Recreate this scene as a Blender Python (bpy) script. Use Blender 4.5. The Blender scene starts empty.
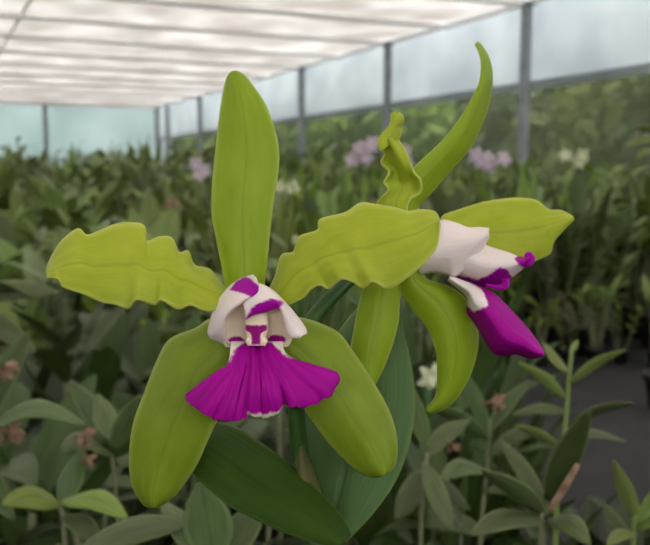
import bpy, math, random
from math import sin, cos, pi, exp, sqrt
from mathutils import Vector, Matrix, noise as mnoise

# ------------------------------------------------------------------ camera, sky, exposure
S = bpy.context.scene
COL = S.collection
F = 830.0                                   # focal length in pixels of the 650 x 545 frame
CAM = Vector((0, 0, 0.75))
PITCH = math.atan(100.0 / F)
cd = bpy.data.cameras.new('camera')
cam = bpy.data.objects.new('camera', cd)
COL.objects.link(cam)
cam.location = CAM
cam.rotation_euler = (pi / 2 - PITCH, 0, 0)
cd.sensor_width = 36.0
cd.lens = 36.0 * F / 650.0
cd.clip_start = 0.01
cd.clip_end = 200
cd.dof.use_dof = True
cd.dof.focus_distance = 0.226
cd.dof.aperture_fstop = 25.0
S.camera = cam
MW = Matrix.Translation(CAM) @ Matrix.Rotation(pi / 2 - PITCH, 4, 'X')

w = bpy.data.worlds.new('overcast_sky')
S.world = w
w.use_nodes = True
bgn = w.node_tree.nodes['Background']
bgn.inputs[0].default_value = (0.97, 0.985, 1.0, 1)
bgn.inputs[1].default_value = 2.6
sd = bpy.data.lights.new('sun', 'SUN')
sd.energy = 3.0
sd.angle = math.radians(40)
sd.color = (1.0, 0.95, 0.88)
sun = bpy.data.objects.new('sun', sd)
COL.objects.link(sun)
sun.rotation_euler = (math.radians(16), math.radians(-12), 0)
S.view_settings.view_transform = 'Standard'
S.view_settings.look = 'None'
S.view_settings.gamma = 1.0
S.view_settings.use_curve_mapping = False
S.view_settings.exposure = 1.05
S.cycles.use_denoising = True
S.cycles.max_bounces = 8
S.cycles.diffuse_bounces = 5
S.cycles.transparent_max_bounces = 12
S.cycles.sample_clamp_indirect = 6.0

R = random.Random(7)


def P(x, y, d):
    """a point seen at pixel x, y, d metres in front of the lens"""
    return MW @ Vector(((x - 325.0) / F * d, (272.5 - y) / F * d, -d))


def ray(x, y):
    return (MW.to_3x3() @ Vector(((x - 325.0) / F, (272.5 - y) / F, -1))).normalized()


def srgb(r, g, b):
    f = lambda c: (c / 255.0 / 12.92) if c <= 10 else ((c / 255.0 + 0.055) / 1.055) ** 2.4
    return (f(r), f(g), f(b), 1)


# ------------------------------------------------------------------ materials
class NT:
    def __init__(s, name):
        s.m = bpy.data.materials.new(name)
        s.m.use_nodes = True
        s.t = s.m.node_tree
        s.t.nodes.clear()
        s.out = s.n('ShaderNodeOutputMaterial')

    def n(s, k, **kw):
        nd = s.t.nodes.new(k)
        for a, v in kw.items():
            setattr(nd, a, v)
        return nd

    def l(s, a, b):
        s.t.links.new(a, b)

    def mix(s, fac, a, b, mode='MIX'):
        nd = s.n('ShaderNodeMix', data_type='RGBA', blend_type=mode)
        for sock, v in ((nd.inputs[0], fac), (nd.inputs[6], a), (nd.inputs[7], b)):
            if hasattr(v, 'node'):
                s.l(v, sock)
            else:
                sock.default_value = v
        return nd.outputs[2]

    def math(s, op, a, b=0.0, c=0.0):
        nd = s.n('ShaderNodeMath', operation=op)
        for sock, v in zip(nd.inputs, (a, b, c)):
            if hasattr(v, 'node'):
                s.l(v, sock)
            else:
                sock.default_value = v
        return nd.outputs[0]

    def noise(s, vec, scale, detail=3.0, rough=0.5):
        nd = s.n('ShaderNodeTexNoise')
        nd.inputs['Scale'].default_value = scale
        nd.inputs['Detail'].default_value = detail
        nd.inputs['Roughness'].default_value = rough
        if vec is not None:
            s.l(vec, nd.inputs['Vector'])
        return nd.outputs[0]

    def ramp(s, v, lo, hi):
        nd = s.n('ShaderNodeMapRange')
        nd.inputs[1].default_value = lo
        nd.inputs[2].default_value = hi
        s.l(v, nd.inputs[0])
        return nd.outputs[0]

    def uv(s, su, sv):
        u = s.n('ShaderNodeUVMap')
        mp = s.n('ShaderNodeMapping')
        mp.inputs['Scale'].default_value = (su, sv, 1)
        s.l(u.outputs[0], mp.inputs[0])
        return mp.outputs[0]

    def midrib(s, wd):
        """1 on the line along the middle of a blade, 0 beside it"""
        u = s.n('ShaderNodeUVMap')
        x = s.n('ShaderNodeSeparateXYZ')
        s.l(u.outputs[0], x.inputs[0])
        return s.ramp(s.math('ABSOLUTE', s.math('SUBTRACT', x.outputs[1], 0.5)), wd, wd * 0.2)

    def attr(s, name):
        nd = s.n('ShaderNodeAttribute', attribute_name=name)
        return nd.outputs['Fac']

    def finish(s, col, rough=0.45, trans=0.25, tcol=None, spec=0.5, bump=None, bstr=0.1):
        p = s.n('ShaderNodeBsdfPrincipled')
        p.inputs['Roughness'].default_value = rough
        p.inputs['Specular IOR Level'].default_value = spec
        if hasattr(col, 'node'):
            s.l(col, p.inputs['Base Color'])
        else:
            p.inputs['Base Color'].default_value = col
        if bump is not None:
            b = s.n('ShaderNodeBump')
            b.inputs['Strength'].default_value = bstr
            b.inputs['Distance'].default_value = 0.001
            s.l(bump, b.inputs['Height'])
            s.l(b.outputs[0], p.inputs['Normal'])
        sh = p.outputs[0]
        if trans > 0:
            t = s.n('ShaderNodeBsdfTranslucent')
            c = tcol if tcol is not None else col
            if hasattr(c, 'node'):
                s.l(c, t.inputs[0])
            else:
                t.inputs[0].default_value = c
            m = s.n('ShaderNodeMixShader')
            m.inputs[0].default_value = trans
            s.l(p.outputs[0], m.inputs[1])
            s.l(t.outputs[0], m.inputs[2])
            sh = m.outputs[0]
        s.l(sh, s.out.inputs[0])
        return s.m


def petal_mat(name, c1, c2, cedge, trans=0.3, cvein=srgb(120, 132, 24)):
    k = NT(name)
    streak = k.ramp(k.noise(k.uv(2.5, 46), 1.0, 2), 0.3, 0.7)
    blot = k.ramp(k.noise(k.uv(3, 3), 1.6, 3), 0.3, 0.7)
    col = k.mix(blot, c1, c2)
    col = k.mix(k.math('MULTIPLY', streak, 0.16), col, c2)
    col = k.mix(k.math('MULTIPLY', k.attr('rim'), 0.75), col, cedge)
    mid = k.midrib(0.035)
    col = k.mix(k.math('MULTIPLY', mid, 0.28), col, cvein)
    return k.finish(col, 0.45, trans, spec=0.25, bump=streak, bstr=0.15)


def pig_mat(name, base, base2, pig, pig2, trans=0.25, rough=0.5, veins=30.0):
    k = NT(name)
    nz = k.noise(k.uv(18, 18), 1.0, 3)
    a = k.math('ADD', k.attr('pig'), k.math('MULTIPLY', k.math('SUBTRACT', nz, 0.5), 0.55))
    fac = k.ramp(a, 0.38, 0.62)
    vein = k.ramp(k.noise(k.uv(1.6, veins), 1.0, 3), 0.38, 0.66)
    pc = k.mix(vein, pig, pig2)
    bc = k.mix(k.attr('rim'), base, base2)
    bc = k.mix(k.ramp(k.noise(k.uv(6, 6), 1.0, 2), 0.3, 0.8), bc, base2)
    return k.finish(k.mix(fac, bc, pc), rough, trans, spec=0.12, bump=vein, bstr=0.25)


def leaf_mat(name, c1, c2, rough=0.5, trans=0.12, vary=True, spec=0.35):
    k = NT(name)
    blot = k.ramp(k.noise(k.uv(2, 5), 1.5, 3), 0.3, 0.7)
    col = k.mix(blot, c1, c2)
    if vary:
        oi = k.n('ShaderNodeObjectInfo')
        hsv = k.n('ShaderNodeHueSaturation')
        k.l(k.math('MULTIPLY_ADD', oi.outputs['Random'], 0.045, 0.455), hsv.inputs['Hue'])
        k.l(k.math('MULTIPLY_ADD', oi.outputs['Random'], 0.7, 0.65), hsv.inputs['Value'])
        k.l(col, hsv.inputs['Color'])
        col = hsv.outputs[0]
    col = k.mix(k.math('MULTIPLY', k.attr('rim'), 0.35), col, srgb(150, 165, 95))
    st = k.ramp(k.noise(k.uv(1.2, 30), 1.0, 2), 0.3, 0.7)
    col = k.mix(k.math('MULTIPLY', st, 0.3), col, c2)
    col = k.mix(k.math('MULTIPLY', k.midrib(0.04), 0.4), col, srgb(40, 60, 26))
    return k.finish(col, rough, trans, spec=spec, bump=st, bstr=0.2)


def plain_mat(name, c1, c2, scale=30.0, rough=0.6, trans=0.0, spec=0.4):
    k = NT(name)
    tc = k.n('ShaderNodeTexCoord')
    f = k.ramp(k.noise(tc.outputs['Object'], scale, 4), 0.3, 0.7)
    return k.finish(k.mix(f, c1, c2), rough, trans, spec=spec, bump=f, bstr=0.15)


M = {}
M['sepal'] = petal_mat('sepal_green', srgb(162, 184, 44), srgb(144, 172, 28), srgb(216, 224, 120))
M['petal'] = petal_mat('petal_green', srgb(186, 197, 62), srgb(168, 183, 36), srgb(220, 224, 120))
M['lateral'] = petal_mat('lateral_green', srgb(148, 170, 50), srgb(130, 154, 30), srgb(206, 216, 112))
WHITE, WHITE2 = srgb(252, 240, 238), srgb(252, 240, 232)
MAG, MAG2 = srgb(186, 10, 162), srgb(164, 4, 142)
M['lobe'] = pig_mat('lip_lobe_white', WHITE, WHITE2, srgb(190, 10, 178), srgb(168, 6, 158), 0.25)
M['throat'] = pig_mat('lip_throat_cream', srgb(244, 232, 206), srgb(248, 232, 200), srgb(178, 8, 150), srgb(140, 6, 110), 0.2)
M['midlobe'] = pig_mat('lip_magenta', WHITE, srgb(232, 232, 190), MAG, MAG2, 0.25, veins=44.0)
M['tongue'] = pig_mat('lip_tongue', WHITE, WHITE2, MAG, MAG2, 0.25, veins=24.0)
M['column'] = pig_mat('column_cream', srgb(246, 226, 206), srgb(246, 222, 190), srgb(158, 6, 128), srgb(130, 4, 100), 0.1)
M['stalk'] = plain_mat('stalk_green', srgb(44, 80, 20), srgb(54, 90, 24), 60, 0.45, 0.05)
M['pedicel'] = plain_mat('pedicel_green', srgb(140, 158, 70), srgb(160, 172, 90), 60, 0.45, 0.1)
M['sheath'] = plain_mat('sheath_straw', srgb(104, 98, 52), srgb(84, 92, 42), 90, 0.6, 0.2)
M['heroleaf'] = leaf_mat('leaf_front_green', srgb(56, 82, 24), srgb(48, 72, 20), 0.55, 0.08, False, 0.08)
M['backleaf'] = leaf_mat('leaf_back_green', srgb(80, 112, 58), srgb(72, 102, 50), 0.5, 0.12, False, 0.25)
M['leaf'] = leaf_mat('leaf_dark_green', srgb(46, 68, 28), srgb(62, 86, 38), 0.48, 0.12)
M['leafgrey'] = leaf_mat('leaf_grey_green', srgb(94, 110, 70), srgb(68, 88, 48), 0.46, 0.1)
M['leaflight'] = leaf_mat('leaf_yellow_green', srgb(122, 146, 66), srgb(102, 130, 52), 0.42, 0.2)
M['farleaf'] = leaf_mat('far_leaf_green', srgb(94, 116, 58), srgb(110, 132, 72), 0.5, 0.15)  # lighter leaf copy for far plants: roof light put into the colour
M['fargrey'] = leaf_mat('far_leaf_grey_green', srgb(124, 140, 102), srgb(104, 122, 82), 0.48, 0.12)  # lighter grey-green copy, far plants' roof light put into the colour
M['shootleaf'] = leaf_mat('shoot_leaf_green', srgb(138, 162, 90), srgb(118, 144, 74), 0.5, 0.2)
M['neargrey'] = leaf_mat('near_leaf_grey_green', srgb(62, 82, 50), srgb(48, 66, 36), 0.48, 0.1)  # darker grey-green copy for near plants, their shade put into the colour
M['cane'] = plain_mat('cane_pale', srgb(120, 118, 88), srgb(92, 100, 66), 40, 0.6)
M['drycane'] = plain_mat('cane_dry', srgb(150, 140, 120), srgb(120, 110, 90), 30, 0.7)
M['pot'] = plain_mat('pot_black_plastic', srgb(38, 36, 34), srgb(50, 46, 42), 40, 0.6)
M['bark'] = plain_mat('bark_mix', srgb(70, 52, 38), srgb(40, 30, 24), 160, 0.9)
M['brown'] = plain_mat('withered_brown', srgb(112, 84, 62), srgb(160, 132, 108), 120, 0.7, 0.15)
M['pink'] = plain_mat('flower_pink', srgb(196, 176, 194), srgb(216, 204, 212), 60, 0.5, 0.25)
M['cream'] = plain_mat('flower_cream', srgb(206, 212, 170), srgb(222, 222, 190), 60, 0.5, 0.25)
M['beam'] = plain_mat('grey_painted_beam', srgb(244, 242, 240), srgb(232, 230, 228), 9, 0.6)
M['steel'] = plain_mat('galvanised_steel', srgb(150, 155, 158), srgb(128, 132, 136), 9, 0.5)
M['floor'] = plain_mat('black_ground_cloth', srgb(44, 44, 46), srgb(56, 54, 54), 9, 0.85)
M['lower'] = plain_mat('green_shade_cloth', srgb(70, 82, 60), srgb(58, 70, 50), 4, 0.9)
M['shoot'] = plain_mat('shoot_green', srgb(112, 134, 66), srgb(124, 144, 78), 60, 0.5, 0.1)
M['soil'] = plain_mat('outside_soil', srgb(80, 84, 60), srgb(64, 72, 46), 2, 0.95)
M['trunk'] = plain_mat('trunk_brown', srgb(84, 72, 58), srgb(62, 54, 44), 20, 0.9)


def film_mat(name, c1, c2, scale, thin):
    k = NT(name)
    tc = k.n('ShaderNodeTexCoord')
    f = k.ramp(k.noise(tc.outputs['Object'], scale, 4), 0.35, 0.65)
    col = k.mix(f, c1, c2)
    t = k.n('ShaderNodeBsdfTranslucent')
    d = k.n('ShaderNodeBsdfDiffuse')
    k.l(col, t.inputs[0])
    k.l(col, d.inputs[0])
    m = k.n('ShaderNodeMixShader')
    m.inputs[0].default_value = thin
    k.l(d.outputs[0], m.inputs[1])
    k.l(t.outputs[0], m.inputs[2])
    k.l(m.outputs[0], k.out.inputs[0])
    return k.m


M['roof'] = film_mat('roof_film', srgb(182, 178, 174), srgb(206, 204, 202), 1.6, 0.62)
M['film'] = film_mat('wall_film', srgb(190, 195, 198), srgb(206, 209, 211), 1.6, 0.84)
M['endfilm'] = film_mat('end_film', srgb(166, 178, 175), srgb(184, 193, 191), 0.7, 0.66)
k = NT('shade_net')
tr = k.n('ShaderNodeBsdfTransparent')
df = k.n('ShaderNodeBsdfDiffuse')
df.inputs[0].default_value = srgb(108, 116, 98)
tl = k.n('ShaderNodeBsdfTranslucent')
tl.inputs[0].default_value = srgb(88, 96, 74)
m1 = k.n('ShaderNodeMixShader')
k.l(df.outputs[0], m1.inputs[1]); k.l(tl.outputs[0], m1.inputs[2])
m2 = k.n('ShaderNodeMixShader')
m2.inputs[0].default_value = 0.5
k.l(tr.outputs[0], m2.inputs[1]); k.l(m1.outputs[0], m2.inputs[2])
k.l(m2.outputs[0], k.out.inputs[0])
M['net'] = k.m


# ------------------------------------------------------------------ mesh helpers
class MB:
    def __init__(s):
        s.v, s.f, s.uv, s.pig, s.rim = [], [], [], [], []

    def add(s, p, uv=(0, 0), pig=0.0, rim=0.0):
        s.v.append(Vector(p)); s.uv.append(uv); s.pig.append(pig); s.rim.append(rim)
        return len(s.v) - 1

    def grid(s, rows):
        """rows: lists of equal length of (point, uv, pig, rim)"""
        idx = [[s.add(*c) for c in r] for r in rows]
        for a, b in zip(idx, idx[1:]):
            for j in range(len(a) - 1):
                s.f.append((a[j], a[j + 1], b[j + 1], b[j]))

    def tube(s, pts, rad, n=10, cap=True, pig=None):
        pts = [Vector(p) for p in pts]
        rr = rad if isinstance(rad, (list, tuple)) else [rad] * len(pts)
        rings = []
        side = None
        for i, p in enumerate(pts):
            t = (pts[min(i + 1, len(pts) - 1)] - pts[max(i - 1, 0)]).normalized()
            if side is None:
                side = t.orthogonal().normalized()
            side = (side - t * side.dot(t)).normalized()
            b = t.cross(side)
            rings.append([s.add(p + (side * cos(2 * pi * q / n) + b * sin(2 * pi * q / n)) * rr[i],
                                (i / max(1, len(pts) - 1), q / n), pig(i / max(1, len(pts) - 1)) if pig else 0.0) for q in range(n)])
        for a, b in zip(rings, rings[1:]):
            for q in range(n):
                s.f.append((a[q], a[(q + 1) % n], b[(q + 1) % n], b[q]))
        if cap:
            s.f.append(tuple(reversed(rings[0])))
            s.f.append(tuple(rings[-1]))

    def box(s, c, ax, ay, az):
        """centre and three half-extent vectors"""
        c = Vector(c)
        q = [s.add(c + ax * i + ay * j + az * kk) for i in (-1, 1) for j in (-1, 1) for kk in (-1, 1)]
        for f in ((0, 1, 3, 2), (4, 6, 7, 5), (0, 4, 5, 1), (2, 3, 7, 6), (0, 2, 6, 4), (1, 5, 7, 3)):
            s.f.append(tuple(q[i] for i in f))

    def leaf(s, pts, width, side=None, fold=0.18, nv=4, tipw=0.06, peak=0.45, twist=0.0):
        """a blade along the points: rounded, folded along its midrib"""
        n = len(pts)
        rows = []
        for i, p in enumerate(pts):
            u = i / (n - 1)
            t = (pts[min(i + 1, n - 1)] - pts[max(i - 1, 0)]).normalized()
            sd_ = side if side is not None else t.cross(Vector((0, 0, 1)))
            if sd_.length < 1e-4:
                sd_ = Vector((1, 0, 0))
            sd_ = (sd_ - t * sd_.dot(t)).normalized()
            if twist:
                sd_ = Matrix.Rotation(twist * u, 3, t) @ sd_
            nr = sd_.cross(t).normalized()
            e = math.log(0.5) / math.log(peak)
            wd = width * 0.5 * max(tipw, sin(pi * min(max(u, 0.03) ** e, 0.985)) ** 0.75)
            row = []
            for j in range(nv + 1):
                v = j / nv * 2 - 1
                q = p + sd_ * (wd * v) + nr * (wd * fold * (abs(v) ** 1.4 - 0.4))
                row.append((q, (u, j / nv), 0.0, 1.0 if j in (0, nv) and nv > 5 else 0.0))
            rows.append(row)
        s.grid(rows)

    def build(s, name, mat, parent=None, origin=None, solid=0.0, smooth=True, sub=0):
        o_ = origin if origin is not None else Vector((0, 0, 0))
        me = bpy.data.meshes.new(name)
        me.from_pydata([tuple(v - o_) for v in s.v], [], s.f)
        uvl = me.uv_layers.new(name='UVMap')
        for lp in me.loops:
            uvl.data[lp.index].uv = s.uv[lp.vertex_index]
        for nm, arr in (('pig', s.pig), ('rim', s.rim)):
            if any(arr):
                a = me.attributes.new(nm, 'FLOAT', 'POINT')
                a.data.foreach_set('value', arr)
        if smooth:
            me.polygons.foreach_set('use_smooth', [True] * len(me.polygons))
        me.materials.append(mat)
        me.update()
        ob = bpy.data.objects.new(name, me)
        COL.objects.link(ob)
        if parent is not None:
            ob.parent = parent
        elif origin is not None:
            ob.location = origin
        if solid:
            md = ob.modifiers.new('thickness', 'SOLIDIFY')
            md.thickness = solid
            md.offset = 0.0
        if sub:
            md = ob.modifiers.new('smooth', 'SUBSURF')
            md.levels = md.render_levels = sub
        return ob


def thing(name, label, cat, loc=(0, 0, 0), rotz=0.0, group=None):
    o = bpy.data.objects.new(name, None)
    COL.objects.link(o)
    o.empty_display_size = 0.05
    o.location = loc
    o.rotation_euler = (0, 0, rotz)
    o['label'] = label
    o['category'] = cat
    if group:
        o['group'] = group
    return o


def dup(root, loc, rotz, scale, label, group):
    r = root.copy(); COL.objects.link(r)
    r.location = loc; r.rotation_euler = (0, 0, rotz); r.scale = (scale,) * 3
    r['label'] = label; r['group'] = group
    for ch in list(root.children):
        c = ch.copy(); COL.objects.link(c); c.parent = r
        for g in ch.children:
            d = g.copy(); COL.objects.link(d); d.parent = c
    return r


def struct(o):
    o['kind'] = 'structure'
    return o


def resample(pts, n, smooth=True):
    """n+1 points at even arc length on a Catmull-Rom curve through pts (tuples of any length)"""
    pts = [Vector(p) for p in pts]
    dense = []
    m = len(pts)
    for i in range(m - 1):
        p0, p1, p2, p3 = pts[max(i - 1, 0)], pts[i], pts[i + 1], pts[min(i + 2, m - 1)]
        for q in range(12):
            t = q / 12
            if smooth:
                dense.append(0.5 * ((2 * p1) + (p2 - p0) * t + (2 * p0 - 5 * p1 + 4 * p2 - p3) * t * t + (3 * p1 - p0 - 3 * p2 + p3) * t ** 3))
            else:
                dense.append(p1.lerp(p2, t))
    dense.append(pts[-1])
    L = [0.0]
    for a, b in zip(dense, dense[1:]):
        L.append(L[-1] + (b - a).length)
    out, k_ = [], 0
    for i in range(n + 1):
        s_ = L[-1] * i / n
        while k_ < len(L) - 2 and L[k_ + 1] < s_:
            k_ += 1
        t = (s_ - L[k_]) / max(1e-9, L[k_ + 1] - L[k_])
        out.append(dense[k_].lerp(dense[k_ + 1], min(1, max(0, t))))
    return out


def smooth_list(pts, it):
    pts = list(pts)
    for _ in range(it):
        pts = [pts[0]] + [(pts[i - 1] + pts[i] * 2 + pts[i + 1]) / 4 for i in range(1, len(pts) - 1)] + [pts[-1]]
    return pts


def petal(lft, rgt, dep, nu=56, nv=20, wavy=0.0, rib=0.0007, pig=None, rimw=0.06):
    """a petal between two outlines (base to tip); dep(u, v) is its distance from the lens"""
    A, B = resample(lft, nu), resample(rgt, nu)
    As, Bs = smooth_list(A, 60 if wavy else 0), smooth_list(B, 60 if wavy else 0)
    mb = MB()
    rows = []
    for i in range(nu + 1):
        u = i / nu
        row = []
        for j in range(nv + 1):
            v = j / nv
            q = As[i].lerp(Bs[i], v)
            d = dep(u, v)
            if wavy:
                wa, wb = (1 - v) ** 2.2, v ** 2.2
                q = q + (A[i] - As[i]) * wa * 1.25 + (B[i] - Bs[i]) * wb * 1.25
                da = (A[i] - As[i]).dot((As[i] - Bs[i]).normalized()) if (As[i] - Bs[i]).length > 1e-3 else 0
                db = (B[i] - Bs[i]).dot((Bs[i] - As[i]).normalized()) if (As[i] - Bs[i]).length > 1e-3 else 0
                d += wavy * (da * wa + db * wb)
            d += rib * exp(-((v - 0.5) / 0.05) ** 2) * (1 - u)
            e = min(v, 1 - v)
            row.append((P(q.x, q.y, d), (u, v), pig(q.x, q.y, u, v) if pig else 0.0, max(0.0, 1 - e / rimw) if rimw else 0.0))
        rows.append(row)
    mb.grid(rows)
    return mb


def inside(poly, x, y):
    """signed distance to a polygon's edge, positive inside"""
    c, dm = False, 1e9
    for (x1, y1), (x2, y2) in zip(poly, poly[1:] + poly[:1]):
        if (y1 > y) != (y2 > y) and x < (x2 - x1) * (y - y1) / (y2 - y1) + x1:
            c = not c
        t = max(0, min(1, ((x - x1) * (x2 - x1) + (y - y1) * (y2 - y1)) / max(1e-9, (x2 - x1) ** 2 + (y2 - y1) ** 2)))
        dm = min(dm, math.hypot(x - x1 - t * (x2 - x1), y - y1 - t * (y2 - y1)))
    return dm if c else -dm


# ------------------------------------------------------------------ greenhouse shell
EAVE = 1.6
ZE = CAM.z + EAVE
q = ray(532, 3)
Q0 = CAM + q * (EAVE / q.z)                       # eave above the nearest post
ang = math.atan((-71 - 325) / (F / cos(PITCH)))
U1 = Vector((sin(ang), cos(ang), 0))              # along the greenhouse, away
U2 = Vector((cos(ang), -sin(ang), 0))             # across it, towards the right wall
WALL0 = Vector((Q0.x, Q0.y, 0))


def along(x):
    """distance along the right wall (from the nearest post) seen at pixel column x"""
    r = ray(x, 172.5)
    s_ = WALL0.dot(U2) / Vector((r.x, r.y, 0)).dot(U2)
    return (Vector((r.x, r.y, 0)) * s_ - WALL0).dot(U1)


BAY = along(391)
END = along(160)
W_L = -12.0                                        # left side of the house, across
NEARW = -10.5
Z3 = Vector((0, 0, 1))


def gp(t, a, z=0.0):
    """t metres along the right wall, a metres across from it"""
    return WALL0 + U1 * t + U2 * a + Z3 * z


def panel(name, c, hx, hy, hz, mat, uv=None):
    mb = MB()
    mb.box(c, hx, hy, hz)
    return struct(mb.build(name, mat, smooth=False))


mid_t, len_t = (END + NEARW) / 2, (END - NEARW) / 2
panel('floor', gp(mid_t, W_L / 2, -0.05), U1 * len_t, U2 * (-W_L / 2), Z3 * 0.05, M['floor'])
panel('ceiling', gp(mid_t, W_L / 2, ZE + 0.05), U1 * len_t, U2 * (-W_L / 2), Z3 * 0.004, M['roof'])
panel('ground_outside', gp(8, 8.1, -0.06), U1 * 30, U2 * 8, Z3 * 0.05, M['soil'])
q = ray(532, 84)
NETH = CAM.z + q.z * (Q0 - CAM).length * 0.998
panel('wall_right', gp(mid_t, 0.03, (ZE + NETH) / 2), U1 * len_t, U2 * 0.003, Z3 * ((ZE - NETH) / 2 + 0.06), M['film'])
panel('wall_right_netting', gp((NEARW + 5 * BAY) / 2, 0.03, NETH / 2), U1 * ((5 * BAY - NEARW) / 2), U2 * 0.0008, Z3 * (NETH / 2), M['net'])
panel('wall_right_end', gp((END + 5 * BAY) / 2, 0.03, NETH / 2), U1 * ((END - 5 * BAY) / 2 + 0.02), U2 * 0.003, Z3 * (NETH / 2), M['film'])
panel('wall_back', gp(END, W_L / 2, ZE / 2), U1 * 0.003, U2 * (-W_L / 2 + 0.1), Z3 * (ZE / 2 + 0.06), M['endfilm'])
UPZ, UPH = (ZE + NETH) / 2, (ZE - NETH) / 2 + 0.03
panel('wall_left', gp(mid_t, W_L, UPZ), U1 * len_t, U2 * 0.003, Z3 * UPH, M['film'])
panel('wall_left_lower', gp(mid_t, W_L, NETH / 2), U1 * len_t, U2 * 0.003, Z3 * (NETH / 2), M['lower'])
panel('wall_front', gp(NEARW, W_L / 2, NETH / 2), U1 * 0.003, U2 * (-W_L / 2), Z3 * (NETH / 2), M['lower'])
nr = 1
for z_, hh in ((NETH, 0.012), (ZE, 0.022)):
    panel('trim_%d' % nr, gp(mid_t, -0.02, z_), U1 * len_t, U2 * 0.015, Z3 * hh, M['beam' if hh > 0.02 else 'steel'])
    nr += 1
panel('trim_%d' % nr, gp(END - 0.03, W_L / 2, ZE), U2 * (-W_L / 2), U1 * 0.02, Z3 * 0.04, M['beam'])
for k_ in range(-3, 7):
    t = BAY * k_
    if t > END - 0.3:
        t = END - 0.06
    mb = MB()
    mb.tube([gp(t, -0.06, 0), gp(t, -0.06, ZE)], 0.054, 16)
    mb.box(gp(t, -0.06, ZE - 0.02), U1 * 0.09, U2 * 0.07, Z3 * 0.008)
    struct(mb.build('pillar', M['steel'], smooth=False))
r = ray(47, 172.5)
s_ = (gp(END, 0).dot(U1)) / Vector((r.x, r.y, 0)).dot(U1)
a47 = (Vector((r.x, r.y, 0)) * s_ - gp(END, 0)).dot(U2)
for mult in (1, 2, 3):
    mb = MB()
    mb.tube([gp(END - 0.07, a47 * mult, 0), gp(END - 0.07, a47 * mult, ZE)], 0.055, 16)
    struct(mb.build('pillar', M['steel'], smooth=False))
t = -2.0 * BAY
while t < END - 0.1:
    mb = MB()
    mb.tube([gp(t, W_L, ZE - 0.03), gp(t, -0.03, ZE - 0.03)], 0.024, 12)
    struct(mb.build('roof_beam', M['beam']))
    t += BAY * 0.5
q = ray(13, 30)
q = CAM + q * (EAVE / q.z)
for a in ((q - WALL0).dot(U2),):
    mb = MB()
    mb.tube([gp(NEARW, a, ZE + 0.01), gp(END, a, ZE + 0.01)], 0.014, 10)
    struct(mb.build('roof_beam', M['beam']))

# ------------------------------------------------------------------ shrubs outside the netting
def shrub_proto(seed, mat, label):
    rr = random.Random(seed)
    t = thing('shrub', label, 'shrub')
    mb = MB()
    blobs = [(rr.uniform(-0.4, 0.4), rr.uniform(-0.35, 0.35), 0.3 + 1.55 * i_ / 9, rr.uniform(0.36, 0.52)) for i_ in range(10)]
    for bx, by, bz, br in blobs:
        for _ in range(75):
            d = Vector((rr.gauss(0, 1), rr.gauss(0, 1), rr.gauss(0, 1))).normalized()
            p = Vector((bx, by, bz)) + d * br * rr.uniform(0.75, 1.05)
            ln = rr.uniform(0.16, 0.3)
            dr = (d + Vector((rr.uniform(-.8, .8), rr.uniform(-.8, .8), rr.uniform(-0.6, 0.2)))).normalized()
            pts = [p + dr * ln * i / 3 - Z3 * (0.1 * (i / 3) ** 2) for i in range(4)]
            mb.leaf(pts, ln * 0.45, d.cross(dr), 0.2, 2)
    mb.build('foliage', mat, t)
    mb = MB()
    mb.tube([Vector((0, 0, -0.02)), Vector((0.05, 0, 0.7)), Vector((0, 0.04, 1.4))], [0.06, 0.045, 0.03], 8)
    mb.build('trunk', M['trunk'], t)
    return t


GRS = 'shrubs behind the side netting'
LBS = ['dark green leafy shrub seen blurred through the side netting',
       'light green leafy shrub seen blurred through the side netting']
sp = [shrub_proto(11, M['leaf'], LBS[0]), shrub_proto(12, M['leaflight'], LBS[1])]
first = [True, True]
kk = 0
for row in range(3):
    t = -3.4 + 0.5 * row
    while t < END + 6:
        which = 1 if kk % 2 == 1 else 0
        loc = gp(t, 1.5 + 1.25 * row, -0.01)
        if first[which]:
            o = sp[which]; o.location = loc; o['group'] = GRS; first[which] = False
        else:
            o = dup(sp[which], loc, R.uniform(0, 6.28), R.uniform(0.92, 1.05) + 0.06 * row, LBS[which], GRS)
        t += 1.45
        kk += 1

# ------------------------------------------------------------------ the flowering orchid
D0 = 0.226
ROOT = Vector((P(318, 300, 0.25).x, P(318, 300, 0.25).y + 0.01, 0.0))
hero = thing('flowering_orchid', 'orchid with two lime green flowers, magenta and white lips, in sharp focus', 'orchid', ROOT)


def hp(mb, name, mat, parent=None, solid=0.0007, **kw):
    ob = mb.build(name, mat, parent or hero, ROOT, solid=solid, **kw)
    return ob


# pot and canes
def lathe(mb, prof, c, n=24):
    rings = [[mb.add(c + Vector((r_ * cos(2 * pi * q_ / n), r_ * sin(2 * pi * q_ / n), z_)), (q_ / n, i / len(prof))) for q_ in range(n)] for i, (r_, z_) in enumerate(prof)]
    for a, b in zip(rings, rings[1:]):
        for q_ in range(n):
            mb.f.append((a[q_], a[(q_ + 1) % n], b[(q_ + 1) % n], b[q_]))
    mb.f.append(tuple(reversed(rings[0])))


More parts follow.
